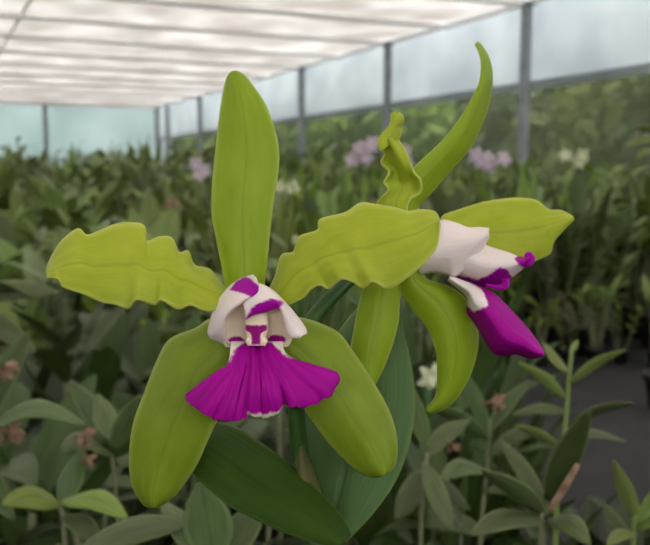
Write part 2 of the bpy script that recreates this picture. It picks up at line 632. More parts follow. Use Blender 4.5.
POTP = [(0.045, 0), (0.062, 0.10), (0.068, 0.10), (0.07, 0.12), (0.064, 0.12), (0.058, 0.095), (0.0005, 0.1)]
mb = MB(); lathe(mb, POTP, ROOT); hp(mb, 'pot', M['pot'], solid=0)
APEX = P(322, 560, 0.245)                          # where the two leaves leave the cane
mb = MB()
cp = resample([ROOT + Z3 * 0.1, ROOT + Vector((0.01, 0.0, 0.3)), APEX], 16)
mb.tube(cp, [0.006 + 0.004 * sin(pi * i / 16) for i in range(17)], 12)
hp(mb, 'cane', M['stalk'], solid=0)
for dx, dy in ((0.035, 0.02), (-0.03, 0.03)):
    mb = MB()
    cp = resample([ROOT + Vector((dx, dy, 0.1)), ROOT + Vector((dx * 1.6, dy * 1.6, 0.25)), ROOT + Vector((dx * 2.2, dy * 2, 0.38))], 10)
    mb.tube(cp, [0.005 + 0.004 * sin(pi * i / 10) for i in range(11)], 10)
    hp(mb, 'cane', M['cane'], solid=0)

# stalk, sheath
stalk_px = [(318, 575, 0.247), (310, 520, 0.249), (302, 470, 0.249), (297, 425, 0.248), (296, 380, 0.248), (302, 340, 0.249), (318, 312, 0.251), (342, 287, 0.255), (368, 262, 0.262)]
mb = MB()
mb.tube(resample([P(*p) for p in stalk_px], 40), [0.0029 - 0.0008 * i / 40 for i in range(41)], 14)
hp(mb, 'flower_stalk', M['stalk'], solid=0)
mb = petal([(293, 512), (291, 485), (293, 462), (299, 448)], [(325, 512), (320, 488), (311, 462), (304, 444)],
           lambda u, v: 0.2475 - 0.006 * sin(pi * v) + 0.003 * u, 20, 10, rib=0)
hp(mb, 'sheath', M['sheath'], solid=0.0005)

# leaves
A = [(338, 548), (315, 541), (290, 534), (260, 521), (229, 505), (200, 480), (182, 458), (168, 436)]
B = [(349, 537), (343, 523), (330, 505), (301, 476), (267, 449), (236, 429), (212, 424), (178, 426)]
mb = petal(A, B, lambda u, v: 0.232 + 0.014 * u + 0.010 * u * u - 0.006 * sin(pi * v) * (1 - 0.3 * u) + 0.012 * (v - 0.5) * 1.2, 48, 20, rib=-0.0008, rimw=0.03)
hp(mb, 'leaf', M['heroleaf'], solid=0.0016)['label'] = 'dark green leaf crossing in front of the stalk'
A = [(322, 548), (303, 515), (297, 470), (300, 420), (318, 370), (345, 325), (372, 297), (390, 286)]
B = [(345, 542), (370, 517), (395, 482), (409, 445), (415, 405), (411, 365), (402, 325), (396, 287)]
mb = petal(A, B, lambda u, v: 0.256 + 0.02 * u - 0.004 * sin(pi * v) + 0.010 * (0.5 - v), 48, 20, rib=0.0012, rimw=0.025)
hp(mb, 'leaf', M['backleaf'], solid=0.0016)['label'] = 'broad bluish green leaf standing behind the stalk'

# ---- first flower, facing the lens
mb = MB()
mb.tube(resample([P(298, 372, 0.249), P(290, 350, 0.249), P(272, 330, 0.245), P(256, 318, D0 + 0.008)], 20), [0.0022 + 0.0008 * i / 20 for i in range(21)], 12)
fl1 = hp(mb, 'flower', M['pedicel'], solid=0)
fl1['label'] = 'open lime flower facing forward'

L_ = [(229, 305), (226, 288), (223, 270), (217, 241), (212, 213), (213, 179), (217, 141), (221, 108), (225.5, 84), (229, 75), (233.5, 71.5)]
R_ = [(264, 305), (264, 287), (267, 260), (269, 236), (273, 203), (278, 170), (278, 146), (272, 122), (264, 103), (251, 84), (243, 75), (235.5, 71.5)]
mb = petal(L_, R_, lambda u, v: D0 + 0.008 + 0.006 * u * u - 0.0035 * sin(pi * v) + 0.003 * (v - 0.5) * sin(pi * u), rib=0.0004)
hp(mb, 'dorsal_sepal', M['sepal'], fl1)

top = [(232, 296), (221, 284), (209, 270), (194.6, 265), (187.5, 252), (179, 252), (171, 239), (159, 237.5), (147, 240), (143.6, 227), (132.6, 223.6), (116, 224.6), (97, 232), (87, 234.6), (78, 230), (61, 243), (50, 262), (46.7, 272)]
bot = [(234, 304), (214, 310.5), (202, 310), (190, 306), (178, 309), (161, 301), (155, 305), (137, 301), (128, 308), (116, 305), (101.6, 302), (82.5, 294), (63.4, 287), (58.6, 280), (47, 278)]
mb = petal(top, bot, lambda u, v: D0 + 0.003 - 0.004 * sin(pi * u) - 0.0028 * sin(pi * v) - 0.011 * (v - 0.5) + 0.004 * (1 - u) ** 3, 110, 22, wavy=0.00034, rib=0.0006)
hp(mb, 'petal', M['petal'], fl1)
top = [(266, 300), (271, 287), (276, 275), (282.5, 256), (293.4, 251.6), (299.6, 237.6), (317, 230), (321, 220), (345, 212.6), (360.4, 204), (376, 205), (395, 208), (407, 211.7), (420, 210.5), (434, 213), (439, 220)]
bot = [(268, 308), (285, 306), (303, 298), (310.5, 290.6), (320, 286), (329, 289), (335.5, 284), (343, 280), (354, 283), (363.5, 287.5), (373, 283), (385, 288), (395, 286), (406, 279), (424, 264), (437, 246), (440, 224)]
mb = petal(top, bot, lambda u, v: D0 + 0.003 - 0.005 * sin(pi * u * 0.8) - 0.003 * sin(pi * v) - 0.011 * (v - 0.5) + 0.004 * (1 - u) ** 3, 110, 22, wavy=0.00034, rib=0.0006)
hp(mb, 'petal', M['petal'], fl1)

outer = [(238, 322), (212.5, 319), (196, 328.6), (170, 340), (157, 362), (145.8, 390.6), (133.8, 424), (130, 457), (133, 486), (145, 505), (153, 507)]
inner = [(246, 345), (236, 372), (232, 385), (226, 400), (218, 418), (212.5, 430), (205, 446), (198, 462), (188, 478), (176.8, 493), (165, 502.7), (156, 507)]
mb = petal(outer, inner, lambda u, v: D0 + 0.004 + 0.0085 * u + 0.007 * (1 - u) ** 3 - 0.004 * sin(pi * v) + 0.006 * (1 - v) ** 3, 60, 20, rib=0.0005)
hp(mb, 'lateral_sepal', M['lateral'], fl1)
outer = [(268, 320), (296, 318), (320, 324), (339, 334), (353, 352.5), (372, 381), (389, 412), (396, 438), (396, 460), (391, 471), (384, 474)]
inner = [(266, 345), (280, 366), (290, 385), (298, 398), (305.5, 410), (315, 424), (329, 443), (341, 456), (353, 467), (366, 475), (376, 477), (381, 474)]
mb = petal(outer, inner, lambda u, v: D0 + 0.004 + 0.0075 * u + 0.007 * (1 - u) ** 3 - 0.004 * sin(pi * v) + 0.006 * (1 - v) ** 3, 60, 20, rib=0.0005)
hp(mb, 'lateral_sepal', M['lateral'], fl1)

# lip of the first flower: throat with two side lobes, middle lobe, column
tl_ = [(226, 347), (222, 338), (222, 322), (227, 309), (240, 296)]
tr_ = [(288, 347), (292, 338), (290, 322), (283, 309), (266, 296)]
def pig_throat(x, y, u, v):
    a = 1 - math.hypot((x - 236) / 9.5, (y - 341.5) / 5.0)
    b = 1 - math.hypot((x - 277) / 9.5, (y - 339.5) / 5.0)
    return 0.5 + 0.8 * max(a, b, -1)
mb = petal(tl_, tr_, lambda u, v: D0 - 0.0012 + 0.0022 * sin(pi * v) * (1 - 0.3 * u) - 0.002 * u, 26, 26, rib=0, pig=pig_throat, rimw=0)
lip = hp(mb, 'lip', M['throat'], fl1)
pa = [(230, 291), (237, 282), (245, 277.5), (253, 280), (261, 288), (255, 300), (248, 296), (240, 293)]
pb = [(244.5, 320), (251, 308), (258, 303), (272, 299), (283, 303), (279, 308.5), (262, 314.5), (248, 320)]
outer = [(230, 345), (218, 341), (209, 335), (210.6, 322), (217, 304), (229, 288), (242, 279), (253.6, 275.6)]
inner = [(230, 343), (226, 338), (225, 330), (226, 318), (234, 308), (247, 299), (257, 292), (258, 283), (255, 277)]
mb = petal(outer, inner, lambda u, v: D0 - 0.002 + 0.006 * (1 - v) ** 2 - 0.004 * sin(pi * u) * v - 0.005 * u, 36, 18, rib=0,
           pig=lambda x, y, u, v: 0.5 + 0.14 * max(-5, min(5, inside(pa, x, y))), rimw=0.08)
hp(mb, 'side_lobe', M['lobe'], lip)
outer = [(244, 300), (251, 286), (258, 284), (266, 287), (276, 294), (292, 311), (304, 327), (306, 334)]
inner = [(245.5, 319), (254, 314), (264, 312), (279, 308), (284, 318), (287, 330), (292, 337), (300, 337)]
mb = petal(outer, inner, lambda u, v: D0 - 0.006 + 0.004 * u * (1 - v) - 0.002 * sin(pi * v) - 0.002 * v * (1 - u), 36, 18, rib=0,
           pig=lambda x, y, u, v: 0.5 + 0.14 * max(-5, min(5, inside(pb, x, y))), rimw=0.08)
hp(mb, 'side_lobe', M['lobe'], lip)


def fan(S0, S1, left, right, edge, dep, nu=44, nv=110, pig=None):
    """a spreading lobe: from the narrow neck S0-S1 out to the ragged edge"""
    LB, RB = resample(left, nu), resample(right, nu)
    E = resample(edge, nv)
    E = [e + Vector((mnoise.noise((e.x * 0.35, e.y * 0.35, 3.0)), mnoise.noise((e.x * 0.35, e.y * 0.35, 9.0)))) * 2.2 for e in E]
    mb = MB()
    rows = []
    for i in range(nu + 1):
        u = i / nu
        row = []
        for j in range(nv + 1):
            v = j / nv
            st = Vector(S0).lerp(Vector(S1), v)
            en = E[j]
            q = st.lerp(en, u)
            dl = LB[i] - Vector(S0).lerp(E[0], u)
            dr = RB[i] - Vector(S1).lerp(E[-1], u)
            q = q + dl * (1 - v) ** 3 + dr * v ** 3
            rim = max(0.0, (u - 0.93) / 0.07)
            row.append((P(q.x, q.y, dep(u, v)), (u, v), pig(q.x, q.y, u, v) if pig else 0.0, rim))
        rows.append(row)
    mb.grid(rows)
    return mb


edge = [(186, 394), (186.5, 400), (191, 404), (195, 408), (201, 411.5), (206, 416), (211, 416.5), (214, 420), (220, 419), (226, 422), (231, 420), (237, 421.5), (241, 418), (246, 419),
        (248, 413), (252, 416), (258, 416.5), (264, 418), (270, 416), (277, 414), (281, 407), (284.5, 401), (288, 405), (292, 407), (298, 406), (304, 408), (310, 405), (316.6, 404.5), (323, 399), (330, 396), (335, 387), (339.5, 380)]
def pig_mid(x, y, u, v):
    p = 0.95
    neck = min(1.0, max(0.0, (u + 0.02) / 0.12 + 1.1 * exp(-((v - 0.5) / 0.2) ** 2)))
    side = 1.3 * max(0.0, 1 - min(v, 1 - v) / 0.2) * max(0.0, 1 - u / 0.42)
    p = p * neck - 0.9 * side
    p -= 0.75 * exp(-((v - 0.5) / 0.09) ** 2) * max(0.0, (u - 0.87) / 0.13)
    p -= 0.35 * max(0.0, (u - 0.95) / 0.05)
    p -= 0.26 * (exp(-((v - 0.40) / 0.012) ** 2) + exp(-((v - 0.61) / 0.012) ** 2)) * (1 if 0.45 < u < 0.9 else 0)
    return max(-0.2, min(1.2, p))
def dep_mid(u, v):
    d = D0 - 0.002 - 0.012 * sin(pi * u * 0.56) + 0.006 * u * (2 * abs(v - 0.5)) ** 2
    d += 0.0016 * (exp(-((v - 0.37) / 0.04) ** 2) + exp(-((v - 0.64) / 0.04) ** 2)) * u
    d -= 0.0009 * (exp(-((v - 0.43) / 0.02) ** 2) + exp(-((v - 0.57) / 0.02) ** 2)) * (1 - u)
    d += 0.0012 * sin(2 * pi * v * 4 + 1) * u * max(0, 2 * abs(v - 0.5) - 0.25)
    d += 0.0003 * sin(2 * pi * v * 11) * u * u
    d += 0.006 * exp(-((v - 0.5) / 0.09) ** 2) * max(0, u - 0.6)
    d += 0.0005 * exp(-((v - 0.5) / 0.03) ** 2)
    return d
mb = fan((231, 342), (283, 342), [(231, 342), (230, 352), (229, 360), (226, 366), (217, 371), (203, 381), (186, 394)],
         [(283, 342), (283.5, 349), (287, 355), (294, 359), (308, 363.5), (326, 368.6), (337, 373), (339.5, 380)], edge, dep_mid, pig=pig_mid)
hp(mb, 'middle_lobe', M['midlobe'], lip, solid=0.0006)

# column: a blunt club, purple in front, a toothed cream end
mb = MB()
prof = [(256, 312, 0.0028, 0.0009), (256, 317, 0.0029, 0.0016), (256.5, 322, 0.0030, 0.0022), (256.5, 330, 0.0028, 0.0022), (256.5, 338, 0.0023, 0.0018), (256.5, 344.5, 0.0022, 0.0014)]
rows = []
cs = resample([(a, b) for a, b, c, d in prof], 24)
hw_ = resample([(i, c * 1000) for i, (a, b, c, d) in enumerate(prof)], 24)
for i in range(25):
    row = []
    rw = hw_[i][1] / 1000
    for j in range(17):
        a = pi * j / 16
        p = P(cs[i].x, cs[i].y, D0 - 0.0035 - 0.002 * (i / 24)) - U1 * 0 + Vector((-rw * cos(a), -rw * 0.7 * sin(a), 0))
        x = cs[i].x - rw * cos(a) / D0 * F
        y = cs[i].y
        wedge = 10.0 if y < 329 else max(4.2, 10.0 - (y - 329) * 1.6)
        core = min((wedge - abs(x - 256.5)), (y - 324), 343.5 - y)
        row.append((p, (i / 24, j / 16), 0.5 + 0.2 * max(-3, min(3, core)), 0.0))
    rows.append(row)
mb.grid(rows)
colm = hp(mb, 'column', M['column'], fl1, solid=0.0004)
for sx in (-1, 1):
    mb = MB()
    mb.tube([P(256.5 + sx * 8.5, 337.5, D0 - 0.0052), P(256.5 + sx * 7.8, 341, D0 - 0.0062), P(256.5 + sx * 6.5, 345.5, D0 - 0.0064)], [0.0004, 0.0009, 0.0006], 10)
    hp(mb, 'anther_tooth', M['column'], colm, solid=0)

# ---- second flower, in profile behind
D2 = 0.268
mb = MB()
mb.tube(resample([P(368, 262, 0.262), P(390, 256, 0.268), P(412, 256, D2 + 0.002), P(432, 252, D2)], 20), [0.0024 + 0.0014 * i / 20 for i in range(21)], 12)
fl2 = hp(mb, 'flower', M['pedicel'], solid=0)
fl2['label'] = 'lime flower seen from the side, turned right'
L_ = [(404, 236), (398, 211), (402, 185), (416.5, 165), (438.6, 144.5), (457, 122), (468, 104), (479, 82), (481, 60), (477, 47), (475, 44)]
R_ = [(424, 236), (418, 209), (431, 192.5), (449.7, 171), (468, 150), (479, 130), (488.5, 104), (492, 78), (488.5, 58), (480, 44), (477, 42)]
mb = petal(L_, R_, lambda u, v: D2 - 0.004 * sin(pi * v) * (1 - 0.5 * u) + 0.008 * (v - 0.5) + 0.006 * u, 60, 16, rib=-0.0005)
hp(mb, 'dorsal_sepal', M['sepal'], fl2)
L_ = [(402, 240), (392, 215), (378, 204), (387, 190), (384, 183), (388, 172), (381, 163), (384, 154), (380, 147), (379, 142)]
R_ = [(416, 240), (408, 212), (411, 199), (420, 192), (420, 180), (415, 173), (411, 163), (405, 150), (399, 141), (396, 136)]
mb = petal(L_, R_, lambda u, v: D2 - 0.012 - 0.0045 * v ** 2 * sin(pi * u) + 0.0016 * sin(9 * u + 5 * v) - 0.0025 * exp(-((v - 0.62) / 0.16) ** 2) * u, 60, 20, wavy=0.0003, rib=0)
L_ = [(381, 152), (377.5, 142), (382, 134), (388, 128), (391, 121), (391, 115), (394, 113)]
R_ = [(392, 143), (399, 138), (401, 131), (401, 126), (403, 121), (402.5, 116), (399, 113)]
fb = petal(L_, R_, lambda u, v: D2 - 0.0155 + 0.003 * u + 0.004 * v - 0.002 * sin(pi * v), 36, 20, rib=0)
n0 = len(mb.v)
mb.v += fb.v; mb.uv += fb.uv; mb.pig += fb.pig; mb.rim += fb.rim
mb.f += [tuple(i + n0 for i in f) for f in fb.f]
hp(mb, 'petal', M['petal'], fl2)
top = [(432, 232), (441.6, 219), (446, 215), (468, 207), (485.7, 202), (512, 198.5), (532, 200), (540.7, 204), (549.5, 210), (560.5, 211), (573, 217)]
bot = [(434, 242), (452, 250), (470, 256), (490, 262), (512, 265), (530, 262), (538.5, 259), (549.5, 252.7), (554, 241.6), (565, 228.4), (574, 219)]
mb = petal(top, bot, lambda u, v: D2 + 0.012 + 0.004 * u - 0.003 * sin(pi * v) - 0.006 * (v - 0.5), 60, 18, wavy=0.0002, rib=0.0005)
hp(mb, 'petal', M['petal'], fl2)
outer = [(420, 262), (426, 279), (446, 285.7), (463.7, 296.7), (474.7, 316.5), (478, 338.5), (474.7, 360.5), (466, 382.6), (452.6, 402), (437, 412), (430, 412.5)]
inner = [(404, 266), (400, 288), (411, 307.7), (428.4, 329.7), (436, 351.7), (437.5, 373.7), (436, 395.8), (427, 408), (428, 412)]
mb = petal(outer, inner, lambda u, v: D2 - 0.008 - 0.003 * sin(pi * v) + 0.004 * u + 0.004 * (1 - v) ** 2, 56, 18, rib=0.0006)
hp(mb, 'lateral_sepal', M['sepal'], fl2)
L_ = [(392, 262), (370, 275), (360, 300), (354, 330), (351, 355), (358, 380), (366, 390)]
R_ = [(410, 262), (402, 285), (399, 305), (398, 322), (391, 348), (380, 375), (370, 391)]
mb = petal(L_, R_, lambda u, v: D2 - 0.006 - 0.003 * sin(pi * v) - 0.004 * u, 44, 16, rib=0.0005)
hp(mb, 'lateral_sepal', M['sepal'], fl2)
# lip in profile: rolled tube, magenta tongue
pe = [(520, 252), (533, 252), (536, 265), (524, 268), (514, 261)]
pf = [(446, 270), (478, 278), (490, 272), (499, 266), (508, 268), (513, 278), (508, 296), (488, 298), (452, 292)]
top = [(425, 250), (438, 233), (450, 236), (470, 240), (486, 246), (498, 250), (508, 253), (521, 258), (529, 255)]
bot = [(428, 262), (440, 272), (455, 277), (470, 281), (484, 286), (495, 285), (508, 279), (520, 270), (529, 262)]
mb = petal(top, bot, lambda u, v: D2 - 0.008 * sin(pi * v) + 0.001 * v, 44, 20, rib=0,
           pig=lambda x, y, u, v: 0.5 + 0.14 * max(-5, min(5, max(inside(pe, x, y), inside(pf, x, y) - 1))), rimw=0.06)
lip2 = hp(mb, 'lip', M['lobe'], fl2)
top = [(426, 246), (434, 230), (441.6, 220.5), (455, 223), (468, 228), (480, 228), (489, 229)]
bot = [(418, 274), (432, 272), (446, 274), (456, 276), (470, 262), (481, 250), (488, 238)]
mb = petal(top, bot, lambda u, v: D2 - 0.0015 - 0.010 * sin(pi * (0.15 + 0.7 * v)) + 0.002 * u, 36, 20, rib=0, rimw=0.05)
hp(mb, 'side_lobe', M['lobe'], lip2)
mb = MB()
c0 = [(520, 260), (524, 263), (529, 263), (531.5, 258.5), (529, 254.5), (525.5, 256)]
mb.tube(resample([P(x, y, D2 - 0.0045) for x, y in c0], 30), [0.0007 + 0.0005 * sin(pi * i / 30) for i in range(31)], 10, pig=lambda u: 1.0)
hp(mb, 'curled_tip', M['lobe'], lip2, solid=0)
mb = MB()
c0 = [(486, 285), (495, 287), (502, 287.5), (505.5, 284), (505, 279)]
mb.tube(resample([P(x, y, D2 - 0.0085) for x, y in c0], 30), [0.0005 + 0.0008 * i / 30 for i in range(31)], 10, pig=lambda u: 1.0)
hp(mb, 'curled_tip', M['lobe'], lip2, solid=0)
top = [(450, 276), (462, 281), (474, 285), (486, 290), (495, 295), (512, 312), (529.7, 332), (540, 346), (544, 353)]
bot = [(448, 280), (458, 288), (468, 298), (467, 312), (472.5, 319), (481, 332), (490, 348), (499, 355), (516.5, 354), (530, 358), (543, 356)]
def pig_tongue(x, y, u, v):
    # white neck running down to the tongue
    poly = [(440, 270), (462, 279), (482, 291), (488, 306), (474, 311.5), (462, 300)]
    return 0.5 - 0.13 * max(-5, min(5, inside(poly, x, y)))
mb = petal(top, bot, lambda u, v: D2 - 0.003 - 0.009 * sin(pi * v) - 0.004 * u + 0.00012 * sin(v * 30) * u, 50, 24, rib=0, pig=pig_tongue, rimw=0.05)
hp(mb, 'middle_lobe', M['tongue'], lip2)

# ------------------------------------------------------------------ plants behind
def pot_part(t, r_=0.07):
    mb = MB()
    lathe(mb, [(a * r_ / 0.07, b) for a, b in POTP], Vector((0, 0, 0)), 16)
    return mb.build('pot', M['pot'], t)


def arch(base, az, length, rise, droop, n=6):
    """points of a leaf that leaves base towards azimuth az"""
    d = Vector((cos(az), sin(az), 0))
    out = []
    for i in range(n + 1):
        u = i / n
        out.append(base + d * (length * u * cos(rise)) + Z3 * (length * (u * sin(rise) - droop * u * u)))
    return out


def cattleya(rr, t, H, mat, nc=7, mature=True):
    """upright canes, each with a pair of broad leaves"""
    mb = MB()
    for i in range(nc):
        az = rr.uniform(0, 2 * pi)
        r0 = rr.uniform(0.0, 0.04)
        lean = rr.uniform(0.02, 0.16) * H
        h = H * rr.uniform(0.42, 0.78)
        b = Vector((r0 * cos(az), r0 * sin(az), 0.095))
        e = Vector(((r0 + lean) * cos(az), (r0 + lean) * sin(az), h))
        cb = MB()
        cb.tube(resample([b, (b + e) / 2 + Vector((0, 0, 0.01)), e], 6), [0.005, 0.007, 0.009, 0.01, 0.009, 0.007, 0.005], 7)
        cb.build('cane', M['cane'], t)
        a0 = rr.uniform(0, 2 * pi)
        for q_ in range(rr.choice((2, 2, 3))):
            ln = H * rr.uniform(0.3, 0.46)
            mb.leaf(arch(e, a0 + q_ * 2.6 + rr.uniform(-.3, .3), ln, rr.uniform(0.35, 1.25), rr.uniform(0.1, 0.5)), ln * rr.uniform(0.22, 0.34), None, 0.22, 4)
    mb.build('foliage', mat, t)


def caneleaf(rr, t, H, mat, nc=5):
    """slender canes with leaves left and right"""
    mb = MB()
    for i in range(nc):
        az = rr.uniform(0, 2 * pi)
        lean = rr.uniform(0.03, 0.3) * H
        h = H * rr.uniform(0.65, 1.0)
        b = Vector((0.03 * cos(az), 0.03 * sin(az), 0.095))
        e = Vector((lean * cos(az), lean * sin(az), h))
        pts = resample([b, b.lerp(e, 0.5) + Vector((0, 0, 0.03)), e], 10)
        cb = MB()
        cb.tube(pts, [0.006 - 0.0035 * q_ / 10 for q_ in range(11)], 7)
        cb.build('cane', M['cane'], t)
        pa_ = rr.uniform(0, pi)
        for q_ in range(4, 11):
            a = pa_ + (pi if q_ % 2 else 0) + rr.uniform(-.35, .35)
            ln = H * rr.uniform(0.17, 0.26)
            mb.leaf(arch(pts[q_], a, ln, rr.uniform(0.3, 0.9), rr.uniform(0.1, 0.35)), ln * rr.uniform(0.18, 0.26), None, 0.25, 4)
    mb.build('foliage', mat, t)


def strap(rr, t, H, mat, n=16):
    """a tuft of long upright strap leaves"""
    mb = MB()
    for i in range(n):
        az = rr.uniform(0, 2 * pi)
        b = Vector((0.03 * cos(az), 0.03 * sin(az), 0.095))
        ln = H * rr.uniform(0.6, 1.1)
        mb.leaf(arch(b, az, ln, rr.uniform(1.05, 1.45), rr.uniform(0.02, 0.25)), ln * rr.uniform(0.07, 0.11), None, 0.35, 4, peak=0.5)
    mb.build('foliage', mat, t)


PINFO = {
    'c': ('broad_leaf_orchid', 'broad-leaved green orchid without flowers in the blurred mass of plants behind', 'orchid', 'broad-leaved orchids behind'),
    'd': ('cane_orchid', 'cane orchid with narrow paired leaves in the blurred mass of plants behind', 'orchid', 'cane orchids behind'),
    's': ('strap_leaf_orchid', 'tuft of upright strap leaves in the blurred mass of plants behind', 'orchid', 'strap-leaved orchids behind'),
}
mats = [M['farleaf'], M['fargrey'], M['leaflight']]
protos = {'c': [], 'd': [], 's': []}
for i, (kind, mt) in enumerate([('c', 0), ('c', 1), ('c', 1), ('c', 0), ('c', 2), ('d', 0), ('d', 2), ('d', 1), ('s', 0), ('s', 2), ('s', 0)]):
    nm, lb, ct, gr = PINFO[kind]
    t = thing(nm, lb, ct, (0, 0, 0), 0, gr)
    rr = random.Random(100 + i)
    pot_part(t)
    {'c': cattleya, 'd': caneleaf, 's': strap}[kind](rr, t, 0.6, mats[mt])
    protos[kind].append([t, False])

near_protos = {'c': [], 'd': [], 's': []}
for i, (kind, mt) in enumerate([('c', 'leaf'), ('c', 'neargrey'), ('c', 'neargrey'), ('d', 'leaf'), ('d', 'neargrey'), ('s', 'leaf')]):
    nm, lb, ct, gr = PINFO[kind]
    t = thing(nm, lb, ct, (0, 0, 0), 0, gr)
    pot_part(t)
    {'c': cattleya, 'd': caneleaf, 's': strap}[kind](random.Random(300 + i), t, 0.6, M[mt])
    near_protos[kind].append([t, False])

RP = random.Random(21)


def place(kind, loc, H, idx=None):
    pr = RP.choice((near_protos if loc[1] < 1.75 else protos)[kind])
    nm, lb, ct, gr = PINFO[kind]
    rz, sc = RP.uniform(0, 6.28), H / 0.6
    if not pr[1]:
        o = pr[0]; o.location = loc; o.rotation_euler = (0, 0, rz); o.scale = (sc,) * 3
        pr[1] = True
        return o
    return dup(pr[0], loc, rz, sc, lb, gr)


def in_house(p, mr=0.35):
    d = Vector((p.x, p.y, 0)) - WALL0
    return d.dot(U2) < -mr and d.dot(U1) < END - mr


placed = []
z = 0.95
while z < 17.5:
    step = 0.17 if z < 2 else 0.24 if z < 4 else 0.42 if z < 8 else 0.75 if z < 12 else 1.0
    half = 0.43 * z + 0.15
    x = -half + RP.uniform(0, step)
    while x < half:
        p = Vector((x + RP.uniform(-.3, .3) * step, z + RP.uniform(-.35, .35) * step, 0))
        x += step
        fx = p.x / max(0.1, p.y)
        # the bare ground cloth to the right
        if fx > 0.20 and p.y < 3.3:
            continue
        if fx > 0.10 and 1.9 < p.y < 3.0:
            continue
        if fx < -0.46 or fx > 0.46 or not in_house(p):
            continue
        if p.y < 1.3 and abs(p.x - ROOT.x) < 0.1:
            pass
        H = (0.50 + 0.045 * p.y) * RP.uniform(0.88, 1.12)
        if p.y < 1.8:
            H = 0.50 * RP.uniform(0.85, 1.1)
        if fx > 0.05:
            kind = RP.choice('sdsc' if p.y < 6 else 'cdcds')
        else:
            kind = RP.choice('cccccds' if p.y < 5 else 'ccddcds')
        place(kind, p, H)
        placed.append(p)
    z += step * 0.95

for fx, zz, hh in ((-0.36, 0.62, 0.40), (-0.27, 0.66, 0.40), (-0.18, 0.60, 0.38), (-0.32, 0.80, 0.46), (-0.22, 0.84, 0.46), (-0.12, 0.78, 0.42), (-0.40, 0.88, 0.5),
                   (0.02, 0.72, 0.40), (0.10, 0.66, 0.38), (0.16, 0.80, 0.42), (0.22, 0.72, 0.36), (0.30, 0.80, 0.36), (0.38, 0.86, 0.38), (0.26, 0.98, 0.36), (0.34, 1.06, 0.36), (0.06, 0.90, 0.46), (0.14, 1.05, 0.46)):
    place(RP.choice('ccd'), Vector((fx * zz, zz, 0)), hh)
for i in range(9):
    place('d' if i % 2 else 'c', Vector((0.62 + 0.11 * i, 3.18 + RP.uniform(-.06, .06), 0)), 0.27 + 0.1 * RP.random())

# ------------------------------------------------------------------ plants with flowers further back
def bloom(mb, c, size, rr):
    """one small orchid flower: five tepals and a lip"""
    ax = Vector((rr.uniform(-.5, .5), -1, rr.uniform(-.2, .4))).normalized()
    s1 = ax.orthogonal().normalized()
    s2 = ax.cross(s1)
    a0 = rr.uniform(0, 6.28)
    for q_ in range(5):
        a = a0 + q_ * 2 * pi / 5
        d = s1 * cos(a) + s2 * sin(a)
        pts = [c + d * size * 0.5 * i / 4 + ax * size * 0.12 * sin(pi * i / 4) for i in range(5)]
        mb.leaf(pts, size * 0.34, d.cross(ax), 0.15, 4)
    pts = [c + ax * size * (0.05 + 0.3 * i / 4) - Z3 * size * 0.25 * (i / 4) ** 2 for i in range(5)]
    mb.leaf(pts, size * 0.3, None, -0.4, 4)


def flowering(px, py, d, n, spread, size, mat, label, seed, H=0.62):
    rr = random.Random(seed)
    c = P(px, py, d)
    t = thing('flowering_orchid', label, 'orchid', (c.x, c.y + 0.03, 0))
    pot_part(t)
    strap(rr, t, max(0.35, c.z * 0.85), M['leaf'], 12)
    o0 = Vector((c.x, c.y + 0.03, 0))
    sb = MB()
    sb.tube(resample([Vector((0, 0, 0.09)), Vector((0.01, 0, c.z * 0.6)), c - o0 + Vector((0, 0.02, 0.0))], 8), 0.004, 7)
    sb.build('flower_stalk', M['stalk'], t)
    for i in range(n):
        mb = MB()
        bloom(mb, c - o0 + Vector((rr.uniform(-1, 1), rr.uniform(-.4, .4), rr.uniform(-.7, .7))) * spread, size, rr)
        mb.build('flower', mat, t)
    return t


flowering(489, 165, 3.2, 6, 0.055, 0.07, M['pink'], 'pink-flowered orchid to the right of the tall curved green sepal', 1)
flowering(360, 152, 4.2, 6, 0.075, 0.085, M['pink'], 'pink-flowered orchid to the left of the twisted green petal', 2)
flowering(400, 156, 4.6, 3, 0.06, 0.08, M['pink'], 'pale pink orchid half hidden behind the twisted green petal', 3)
flowering(206, 168, 3.6, 3, 0.045, 0.07, M['pink'], 'small pale pink orchid just left of the upright green sepal', 4)
flowering(288, 182, 2.6, 2, 0.03, 0.05, M['cream'], 'cream-flowered orchid just right of the upright green sepal', 5)
flowering(166, 208, 2.4, 2, 0.025, 0.05, M['brown'], 'orchid with withered tan flowers above the left wavy petal', 7)
flowering(296, 238, 1.6, 1, 0.01, 0.02, M['cream'], 'orchid with one small cream bloom between the upright sepal and the right wavy petal', 8)
flowering(428, 376, 0.95, 1, 0.004, 0.035, M['cream'], 'orchid with one pale bloom just left of the curved drooping sepal tip', 9)
flowering(576, 160, 3.4, 3, 0.05, 0.06, M['cream'], 'cream-flowered orchid in the plants before the steel post', 6)

